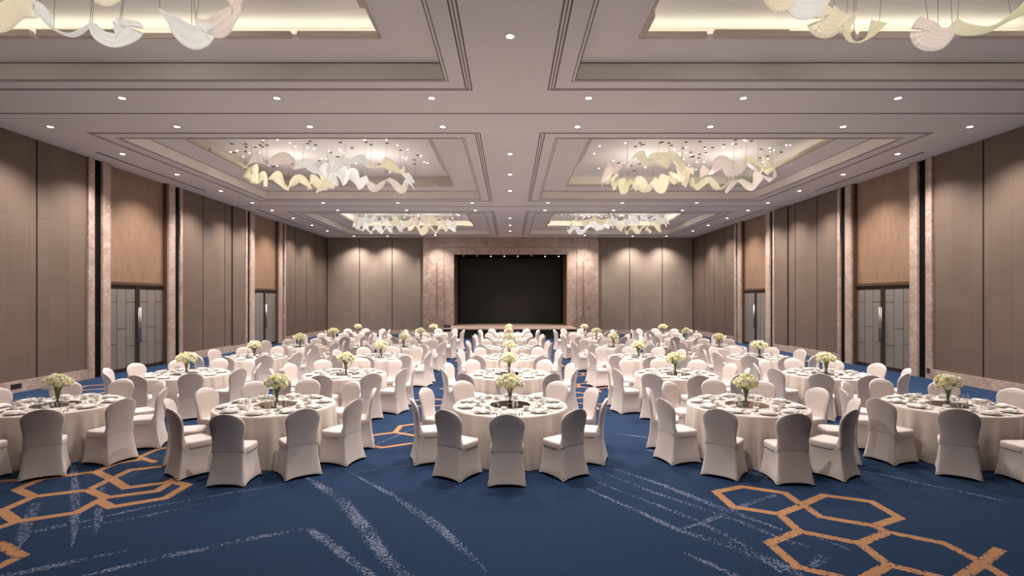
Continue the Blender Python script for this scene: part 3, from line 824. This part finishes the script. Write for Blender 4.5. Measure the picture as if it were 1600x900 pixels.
# the far rims of the two front chandeliers are near the camera: measured one by one (local metres, y towards the stage)
def fr(cx, pts_px, ang, wid, ci):
    # px, py of the photograph and depth: gives local coordinates on the chandelier
    out = []
    for px, py, Z in pts_px:
        out.append(((px-797)*Z/F-cx, Z-6.25, EYE+(468.5-py)*Z/F-CH_Z))
    return (out, ang, wid, ci)
FRONT = {-1: [
    fr(-6.22, [(-60,5,8.0),(-10,32,8.1),(25,14,8.2),(52,14,8.2)], [10,30,50,20], [.34,.34,.30,.26], 0),
    fr(-6.22, [(50,12,8.2),(66,18,8.3),(84,44,8.4),(112,55,8.4),(140,40,8.3)], [0,50,78,80,60], [.26,.18,.14,.10,.05], 1),
    fr(-6.22, [(144,36,8.3),(158,55,8.3),(182,62,8.3),(200,42,8.3),(190,30,8.3)], [-70,-35,-15,30,60], [.12,.24,.30,.40,.20], 1),
    fr(-6.22, [(250,16,8.3),(270,36,8.3),(300,58,8.4),(322,52,8.4),(306,32,8.4)], [70,40,10,-10,-40], [.10,.24,.36,.34,.10], 1),
    fr(-6.22, [(306,34,8.4),(335,44,8.4),(362,24,8.3),(378,-2,8.2),(352,-14,8.1)], [60,30,-15,-30,-50], [.15,.30,.46,.44,.25], 2),
    fr(-6.22, [(145,-8,7.9),(165,-2,7.9),(182,-10,7.9)], [40,20,20], [.2,.2,.2], 0)],
  1: [
    fr(6.22, [(1200,-12,8.1),(1218,6,8.1),(1240,-4,8.1)], [10,20,20], [.22,.24,.2], 0),
    fr(6.22, [(1236,4,8.2),(1252,14,8.2),(1276,12,8.2),(1296,0,8.2)], [30,10,30,60], [.16,.30,.24,.10], 1),
    fr(6.22, [(1296,10,8.3),(1286,30,8.3),(1304,36,8.3),(1322,30,8.3)], [-20,10,30,50], [.30,.48,.40,.16], 0),
    fr(6.22, [(1337,24,8.3),(1322,48,8.3),(1334,66,8.4),(1358,58,8.4),(1374,34,8.4)], [-60,-40,-60,-70,-30], [.22,.24,.16,.14,.24], 3),
    fr(6.22, [(1450,30,8.3),(1446,52,8.3),(1466,60,8.3),(1484,52,8.3),(1496,36,8.3)], [-10,5,10,20,60], [.28,.46,.36,.20,.14], 2),
    fr(6.22, [(1488,36,8.3),(1508,46,8.3),(1545,46,8.3),(1580,26,8.3),(1610,6,8.3),(1650,-10,8.3)], [40,30,60,60,40,30], [.16,.18,.12,.18,.30,.34], 3)]}
CL = {(0,-1): 'large ribbon chandelier of glass rods above the front tables, left of the aisle', (0,1): 'large ribbon chandelier of glass rods above the front tables, right of the aisle',
      (1,-1): 'cloud-like glass ribbon chandelier in the middle left coffer, under a dim cove', (1,1): 'cloud-like glass ribbon chandelier in the middle right coffer, partly lit cove behind',
      (2,-1): 'small-looking glass ribbon chandelier in the left coffer nearest the stage', (2,1): 'small-looking glass ribbon chandelier in the right coffer nearest the stage'}
for bi in range(3):
    for sgn in (-1, 1): chandelier(sgn, bi, CL[(bi, sgn)], bi > 0)

# ------------------------------------------------------------------ the chair under its stretch cover
def rrect(wx, wy, n, e, cx=0, cy=0):
    out = []
    for j in range(n):
        a = 2*PI*j/n; c, s_ = math.cos(a), math.sin(a)
        out.append((cx+wx*math.copysign(abs(c)**e, c), cy+wy*math.copysign(abs(s_)**e, s_)))
    return out
def sm(a, b_, x):
    t = max(0.0, min(1.0, (x-a)/(b_-a))); return t*t*(3-2*t)
def back_y(z):      # rear face of the cover
    if z > 0.44: return -0.218-0.085*((z-0.44)/0.52)**1.5
    return -0.218-0.060*((0.44-z)/0.44)**1.6
def make_chair():
    root = empty('banquet_chair')
    # backrest: waisted, widest near the top, arched, leaning back, its foot spreading onto the seat
    mb = MB(); rings = []
    zs = [0.425, 0.44, 0.46, 0.50, 0.54, 0.58, 0.62, 0.67, 0.72, 0.76, 0.80, 0.835, 0.865, 0.89, 0.91, 0.926, 0.938, 0.945, 0.948]
    for z in zs:
        hw = 0.203+0.030*sm(0.56, 0.80, z)+0.006*sm(0.52, 0.43, z)
        if z > 0.775: hw *= max(0.0, 1-((z-0.775)/0.1735)**2.35)**0.5
        th = 0.030*(1 if z < 0.90 else 0.80 if z < 0.93 else 0.55 if z < 0.944 else 0.3)
        foot = 0.085*max(0, (0.62-z)/0.16)**2
        yb = back_y(z)-0.001+0.006*(1-sm(0.42, 0.442, z)); yc = yb+th
        ring = []
        for x, y in rrect(max(hw, 0.015), th, 36, 0.62):
            yy = yc+y+0.022*(x/0.23)**2*sm(0.45, 0.70, z)
            if y > 0: yy += foot*(0.35+0.65*(abs(x)/hw)**2)*(y/th)
            ring.append((x, yy, z))
        rings.append(ring)
    mb.loft(rings, cap0=False); mb.build('backrest', [M['cover']], root)
    # seat cushion with a soft edge
    mb = MB(); rings = []
    for (s_, z) in ((0.965, 0.392), (0.985, 0.402), (1.0, 0.42), (1.0, 0.455), (0.992, 0.470), (0.965, 0.480), (0.90, 0.486), (0.6, 0.492), (0.05, 0.494)):
        rings.append([(x, y+0.034, z) for x, y in rrect(0.220*s_, 0.192*s_, 40, 0.30)])
    mb.loft(rings); mb.build('seat', [M['cover']], root)
    # skirt: stretched from the seat to four corners on the floor, hems arched between them
    mb = MB(); n = 72; rings = []
    H = 0.46
    for i in range(15):
        t = i/14
        z0 = H*(1-t)
        xs = 0.216+0.002*math.sin(PI*t)+0.036*t**1.6-0.004*(1-sm(0, 0.07, t))
        yf_ = 0.216+0.036*t**1.5; yr = -back_y(z0)-0.002*(1-sm(0, 0.07, t))
        ring = []
        for j in range(n):
            a = 2*PI*(j+0.5)/n; c, s_ = math.cos(a), math.sin(a)
            m = max(abs(c), abs(s_)); ux, uy = c/m, s_/m
            corner = min(abs(ux), abs(uy))
            e = 0.30
            tx = math.copysign(abs(c)**e, c); ty = math.copysign(abs(s_)**e, s_)
            k = t**1.1
            bx_, by_ = tx*(1-k)+ux*k, ty*(1-k)+uy*k
            # sides pulled inwards between the legs, most just below the seat and at the hem
            side_edge = abs(ux) >= abs(uy)
            hollow = (1-corner**2.2)
            px_ = 1-(0.10*math.sin(PI*min(1, t*1.15))**1.2+0.05*k)*hollow if side_edge else 1-(0.035*math.sin(PI*t))*(0 if s_ > 0 else 1)
            py_ = 1 if side_edge else 1-(0.05*k if s_ < 0 else 0.10*k)*hollow
            x = bx_*xs*px_; y = by_*(yr if s_ < 0 else yf_)*py_
            z = z0+0.002+t**4*0.034*(1-corner**3)
            ring.append((x, y, z))
        rings.append(ring)
    mb.loft(rings, cap0=False, cap1=False)
    last = rings[-1]; ins = [[(x*0.985, y*0.985, z-0.001) for x, y, z in last], [(x*0.98, y*0.98, z+0.03) for x, y, z in last]]
    mb.loft([[(x*1.006, y*1.006, z+0.014) for x, y, z in last], [(x*1.010, y*1.010, z+0.004) for x, y, z in last], [(x*1.003, y*1.003, z-0.002) for x, y, z in last]]+ins, cap0=False, cap1=False)
    mb.build('skirt', [M['cover']], root)
    for sx in (-1, 1):
        for sy in (-0.255, 0.225):
            f = MB(); f.lathe([(0.011, 0.0), (0.012, 0.010), (0.010, 0.05)], 8, (sx*0.228, sy, 0)); f.build('foot', [M['plastic_black']], root)
    return root
chair0 = make_chair()

# ------------------------------------------------------------------ table
def make_table():
    root = empty('round_banquet_table')
    q = MB(); q.lathe([(0.87, 0.725), (0.88, 0.735), (0.88, 0.75), (0.87, 0.752)], 40); q.build('tabletop', [M['stage_wood']], root)
    mb = MB(); n = 240; rings = []
    for rr_, z in ((0.01, 0.762), (0.5, 0.762), (0.86, 0.762), (0.885, 0.760), (0.896, 0.752), (0.900, 0.735)):
        rings.append([(rr_*math.cos(2*PI*j/n), rr_*math.sin(2*PI*j/n), z) for j in range(n)])
    rg = random.Random(3); ph = [rg.uniform(0, 6.28) for _ in range(5)]
    def pleat(a):
        v = 0.5*math.sin(20*a+1.2*math.sin(3*a+ph[0]))+0.3*math.sin(33*a+ph[1]+0.8*math.sin(5*a))+0.2*math.sin(11*a+ph[2])
        return v
    for z in (0.68, 0.60, 0.50, 0.40, 0.30, 0.20, 0.10, 0.03, 0.004):
        t = (0.735-z)/0.735
        ring = []
        for j in range(n):
            a = 2*PI*j/n; r = 0.898+0.012*t+0.054*(t**0.6)*pleat(a)
            ring.append((r*math.cos(a), r*math.sin(a), z))
        rings.append(ring)
    mb.loft(rings, cap0=False, cap1=False)
    mb.build('tablecloth', [M['cloth']], root)
    return root
table0 = make_table()
TZ = 0.762

# ------------------------------------------------------------------ tableware prototypes (origin on the cloth)
def P(name, build):
    r = build(); r.name = name; return r
def plate():
    q = MB(); q.lathe([(0.06, 0.002), (0.075, 0.003), (0.128, 0.018), (0.131, 0.020), (0.128, 0.022), (0.085, 0.009), (0.02, 0.008)], 28)
    return q.build('dinner_plate', [M['china']])
def napkin():
    root = empty('folded_napkin')
    def slab(w_, l_, z0, z1, dx, name):
        q = MB(); n = 10
        top = []; bot = []
        for i in range(n+1):
            u = i/n-0.5
            zt = z1+0.004*math.cos(u*PI)+0.0015*math.sin(u*17)
            top.append([(dx-w_/2, u*l_, zt-0.003), (dx-w_/4, u*l_, zt), (dx+w_/4, u*l_, zt+0.001), (dx+w_/2, u*l_, zt-0.003)])
        rings = [[*r, (r[3][0]+0.002, r[3][1], z0), (r[0][0]-0.002, r[0][1], z0)] for r in top]
        q.loft(rings, smooth=True); return q.build(name, [M['napkin']], root)
    slab(0.13, 0.21, 0.0, 0.012, 0, 'lower_fold'); slab(0.085, 0.205, 0.015, 0.024, 0.015, 'upper_fold')
    return root
def tumbler():
    q = MB(); q.lathe([(0.026, 0.0), (0.029, 0.003), (0.036, 0.085), (0.037, 0.115), (0.035, 0.115), (0.034, 0.085), (0.027, 0.008), (0.004, 0.007)], 18)
    return q.build('water_glass', [M['glass']])
def goblet():
    q = MB(); q.lathe([(0.034, 0.0), (0.034, 0.003), (0.006, 0.007), (0.0045, 0.02), (0.0045, 0.085), (0.012, 0.093), (0.034, 0.115), (0.040, 0.145), (0.035, 0.19), (0.0335, 0.19), (0.038, 0.145), (0.032, 0.117), (0.01, 0.097), (0.002, 0.096)], 18)
    return q.build('wine_glass', [M['glass']])
def cup():
    root = empty('tea_cup')
    q = MB(); q.lathe([(0.022, 0.0), (0.026, 0.003), (0.040, 0.035), (0.044, 0.058), (0.042, 0.058), (0.038, 0.035), (0.02, 0.008), (0.003, 0.007)], 20); q.build('bowl', [M['china']], root)
    q = MB(); q.tube([(0.040, 0, 0.045), (0.058, 0, 0.047), (0.065, 0, 0.035), (0.056, 0, 0.022), (0.034, 0, 0.018)], 0.0035, 6); q.build('handle', [M['china']], root)
    return root
def saucer():
    q = MB(); q.lathe([(0.035, 0.0), (0.04, 0.001), (0.072, 0.011), (0.074, 0.013), (0.070, 0.0135), (0.03, 0.005), (0.004, 0.005)], 22); return q.build('saucer', [M['china']])
def bar(mb, pts, ws, th=0.0022):
    rings = []
    for (x, y, z), w_ in zip(pts, ws): rings.append([(x-w_, y, z), (x+w_, y, z), (x+w_, y, z+th), (x-w_, y, z+th)])
    mb.loft(rings, smooth=False)
def fork():
    q = MB(); bar(q, [(0, -0.10, 0.001), (0, -0.05, 0.002), (0, 0.02, 0.004), (0, 0.04, 0.004)], [0.009, 0.006, 0.004, 0.010])
    for dx in (-0.0085, -0.003, 0.003, 0.0085): bar(q, [(dx, 0.038, 0.004), (dx, 0.075, 0.002), (dx, 0.092, 0.006)], [0.002, 0.002, 0.001])
    return q.build('table_fork', [M['silver']])
def knife():
    q = MB(); bar(q, [(0, -0.11, 0.001), (0, -0.01, 0.001), (0, 0.0, 0.001), (0, 0.02, 0.001), (0, 0.09, 0.001), (0, 0.115, 0.001)], [0.008, 0.006, 0.006, 0.009, 0.009, 0.001], 0.004)
    return q.build('table_knife', [M['silver']])
def spoon():
    q = MB(); bar(q, [(0, -0.10, 0.001), (0, -0.04, 0.002), (0, 0.03, 0.005)], [0.009, 0.005, 0.004])
    n = 14; rings = []
    for s_, z in ((0.25, 0.001), (0.8, 0.004), (1.0, 0.009), (0.96, 0.0095), (0.75, 0.006), (0.2, 0.003)):
        rings.append([(0.021*s_*math.cos(2*PI*j/n), 0.055+0.032*s_*math.sin(2*PI*j/n), z) for j in range(n)])
    q.loft(rings); return q.build('soup_spoon', [M['silver']])
def shaker(name, dark):
    root = empty(name)
    q = MB(); q.lathe([(0.018, 0.0), (0.021, 0.004), (0.021, 0.02), (0.013, 0.045), (0.012, 0.055)], 14); q.build('body', [M['china']], root)
    q = MB(); q.lathe([(0.013, 0.055), (0.014, 0.062), (0.011, 0.072), (0.003, 0.075)], 14); q.build('cap', [M['silver'] if dark else M['china']], root)
    return root
def candle():
    root = empty('tealight_glass')
    q = MB(); q.lathe([(0.03, 0.0), (0.035, 0.004), (0.038, 0.06), (0.032, 0.085), (0.030, 0.085), (0.036, 0.06), (0.032, 0.008), (0.003, 0.007)], 18); q.build('glass_cup', [M['glass']], root)
    q = MB(); q.lathe([(0.019, 0.008), (0.019, 0.024), (0.003, 0.024)], 14); q.build('candle', [M['napkin']], root)
    return root
def mirror():
    q = MB(); q.lathe([(0.318, 0.001), (0.32, 0.003), (0.32, 0.006), (0.317, 0.008), (0.01, 0.008)], 64); q.sm = [False]*len(q.sm)
    return q.build('mirror_disc', [M['mirror']])
def vase():
    q = MB(); q.lathe([(0.040, 0.0), (0.043, 0.004), (0.040, 0.09), (0.050, 0.185), (0.053, 0.20), (0.051, 0.20), (0.047, 0.185), (0.037, 0.09), (0.039, 0.010), (0.004, 0.009)], 24)
    return q.build('glass_vase', [M['glass']])
def rose_mesh(seed, mat):
    rg = random.Random(seed); q = MB()
    q.lathe([(0.006, -0.028), (0.020, -0.022), (0.026, -0.004), (0.020, 0.014), (0.010, 0.020), (0.002, 0.018)], 8)
    for layer, (n, rad, h, tilt) in enumerate(((5, 0.016, 0.030, 0.2), (6, 0.026, 0.026, 0.55), (6, 0.036, 0.014, 0.95))):
        for k in range(n):
            a = 2*PI*k/n+layer*0.5+rg.uniform(-.15, .15)
            ca, sa = math.cos(a), math.sin(a)
            w_ = rad*0.85
            pts = []
            for (u, v) in ((0, 0), (-.7, .5), (.7, .5), (-.55, 1), (0, 1.12), (.55, 1)):
                rr_ = 0.010+(rad-0.010)*v+0.004*abs(u); x = rr_*ca-u*w_*sa; y = rr_*sa+u*w_*ca; z = -0.018+(h+0.018)*v*math.cos(tilt*0.5)-0.004*abs(u)
                pts.append((x, y, z))
            q.add(pts, [(0, 2, 5, 4), (0, 4, 3, 1)], smooth=True)
    return q.mesh('flower', [mat])
def leaf_tuft():
    rg = random.Random(8); q = MB()
    for k in range(46):
        a = rg.uniform(0, 2*PI); el = rg.uniform(-0.5, 0.9); d = Vector((math.cos(a)*math.cos(el), math.sin(a)*math.cos(el), math.sin(el)))
        r0 = rg.uniform(0.02, 0.11); L = rg.uniform(0.05, 0.10); s_ = d.cross(Vector((0, 0, 1))).normalized()*0.014
        c = Vector((0, 0, 0.315)); p = c+d*r0; u = Vector((0, 0, 0.008))
        q.add([tuple(p), tuple(p+d*L*.5+s_+u), tuple(p+d*L), tuple(p+d*L*.5-s_+u)], [(0, 1, 2, 3)], smooth=True)
    return q
def bouquet(seed, parts=True, spread=1.0):
    root = empty('bouquet')
    rg = random.Random(seed)
    ro = [rose_mesh(seed*3+k, M['petal'] if k % 3 else M['petal_white']) for k in range(3)]
    N_ = 27
    for k in range(N_):
        ph = math.acos(1-1.35*(k+0.5)/N_); th = k*2.39996+rg.uniform(-.2, .2)
        rr_ = rg.uniform(0.90, 1.12)
        d = Vector((math.sin(ph)*math.cos(th), math.sin(ph)*math.sin(th), math.cos(ph)))
        o = bpy.data.objects.new('flower', ro[k % 3]); COL.objects.link(o); o.parent = root
        o.location = (d.x*0.150*rr_*spread, d.y*0.150*rr_*spread, 0.325+d.z*0.115*rr_)
        o.rotation_euler = d.to_track_quat('Z', 'Y').to_euler(); s_ = rg.uniform(1.0, 1.4); o.scale = (s_, s_, s_)
    leaf_tuft().build('foliage', [M['leaf']], root)
    q = MB()
    for k in range(26):
        a = 2*PI*k/26*3+rg.uniform(-.2, .2); r1 = rg.uniform(0.015, 0.031)
        q.tube([(r1*math.cos(a+2.4), r1*math.sin(a+2.4), 0.012), (0.75*r1*math.cos(a), 0.75*r1*math.sin(a), 0.12), (0.030*math.cos(a), 0.030*math.sin(a), 0.20), (0.09*math.cos(a), 0.09*math.sin(a), 0.34)], 0.0055, 5)
    q.build('stem_bundle', [M['stem']], root)
    return root

protos = dict(plate=plate(), napkin=napkin(), glass=tumbler(), goblet=goblet(), cup=cup(), saucer=saucer(), fork=fork(), knife=knife(), spoon=spoon(),
              salt=shaker('salt_shaker', False), pepper=shaker('pepper_shaker', True), candle=candle(), mirror=mirror(), vase=vase())
bq = [bouquet(1), bouquet(2, spread=1.15), bouquet(3, spread=0.95)]
km = kids_map()
fresh = {}
def place(proto, x, y, z, rz, label, cat, group):
    if proto.name not in fresh: fresh[proto.name] = 1; o = proto
    else: o = copy_tree(proto, km)
    o.location = (x, y, z); o.rotation_euler = (0, 0, rz)
    tag(o, label, cat, group); return o

rows = [8.40, 11.9, 15.35, 18.75, 22.35, 25.9]
XS = [(-7.18, -7.27, -7.40, -7.43, -7.45, -7.42), (-3.70, -3.69, -3.74, -3.77, -3.76, -3.74), (0.0, -0.02, -0.02, -0.05, -0.05, -0.05),
      (3.74, 3.71, 3.72, 3.66, 3.64, 3.62), (6.95, 7.10, 7.22, 7.38, 7.43, 7.46)]
RN = ['front-row', 'second-row', 'third-row', 'fourth-row', 'fifth-row', 'last-row']
CN = ['table by the left wall', 'table left of centre', 'centre table', 'table right of centre', 'table by the right wall']
SN = {0: 'nearest', 36: 'near right', -36: 'near left', 72: 'right near-side', -72: 'left near-side', 108: 'right far-side', -108: 'left far-side', 144: 'far right', -144: 'far left', 180: 'farthest'}
rj = random.Random(21)
for r in range(6):
    for c in range(5):
        tx, ty = XS[c][r], rows[r]
        T = '%s %s' % (RN[r], CN[c])
        spin = rj.uniform(0, 6.28)
        place(table0, tx, ty, 0, spin, 'round table under a floor-length ivory cloth, the %s' % T, 'table', 'round banquet tables')
        km_needed = None
        place(protos['mirror'], tx, ty, TZ, 0, 'dark round mirror in the middle of the %s' % T, 'mirror', 'centrepiece mirrors')
        vz = TZ+0.0082
        place(protos['vase'], tx+rj.uniform(-.02, .02), ty+0.03, vz, 0, 'clear glass vase on the mirror of the %s' % T, 'vase', 'centrepiece vases')
        vx = bpy.data.objects  # noqa
        place(bq[(r+c*2) % 3], tx, ty+0.03, vz, rj.uniform(0, 6.28), 'bouquet of cream and white flowers in a vase, %s' % T, 'flowers', 'centrepiece bouquets')
        if r < 3:
            place(protos['salt'], tx+rj.uniform(.03, .05), ty-0.20, vz, 0, 'white salt shaker on the mirror of the %s' % T, 'salt shaker', 'salt shakers')
            place(protos['pepper'], tx+rj.uniform(.10, .12), ty-0.19, vz, 0, 'white pepper shaker with a steel cap, %s' % T, 'pepper shaker', 'pepper shakers')
            place(protos['candle'], tx-rj.uniform(.14, .18), ty-0.14, vz, 0, 'small clear tealight glass on the mirror of the %s' % T, 'candle holder', 'tealight glasses')
            place(protos['goblet'], tx-0.035, ty-0.25, vz, 0, 'stemmed clear glass on the mirror, %s' % T, 'wine glass', 'wine glasses')
        for k in range(10):
            deg = k*36 if k*36 <= 180 else k*36-360
            a = R(deg+rj.uniform(-2.0, 2.0))          # 0 = towards the camera, positive = to the right
            ux, uy = math.sin(a), -math.cos(a)         # outwards
            vx_, vy_ = math.cos(a), math.sin(a)        # sideways
            rad = 1.235+rj.uniform(-0.012, 0.05)+(0.05 if (r, c, k) == (0, 2, 0) else 0)
            rz = math.atan2(-uy, -ux)-PI/2             # local +Y looks at the table
            S = SN[deg]
            place(chair0, tx+ux*rad, ty+uy*rad, 0, rz+R(rj.uniform(-3, 3)), 'white covered chair, %s seat at the %s' % (S, T), 'chair', 'covered banquet chairs')
            def at(rr_, t_): return tx+ux*rr_+vx_*t_, ty+uy*rr_+vy_*t_
            x, y = at(0.72, 0); place(protos['plate'], x, y, TZ, 0, 'white dinner plate, %s place, %s' % (S, T), 'plate', 'dinner plates')
            place(protos['napkin'], x, y, TZ+0.0225, rz+R(90+rj.uniform(-12, 12)), 'folded white napkin on its plate, %s place, %s' % (S, T), 'napkin', 'folded napkins')
            x, y = at(0.50, 0.085); place(protos['glass'], x, y, TZ, 0, 'clear water tumbler, %s place, %s' % (S, T), 'glass', 'water glasses')
            if r < 3:
                x, y = at(0.50, -0.075); place(protos['saucer'], x, y, TZ, 0, 'white saucer under a cup, %s place, %s' % (S, T), 'saucer', 'saucers')
                place(protos['cup'], x, y, TZ+0.006, rz+R(rj.uniform(-40, 40)), 'white tea cup on its saucer, %s place, %s' % (S, T), 'cup', 'tea cups')
                x, y = at(0.73, -0.165); place(protos['fork'], x, y, TZ, rz, 'steel table fork, %s place, %s' % (S, T), 'fork', 'table forks')
                x, y = at(0.73, 0.155); place(protos['knife'], x, y, TZ, rz, 'steel table knife, %s place, %s' % (S, T), 'knife', 'table knives')
                x, y = at(0.73, 0.195); place(protos['spoon'], x, y, TZ, rz, 'steel soup spoon, %s place, %s' % (S, T), 'spoon', 'soup spoons')
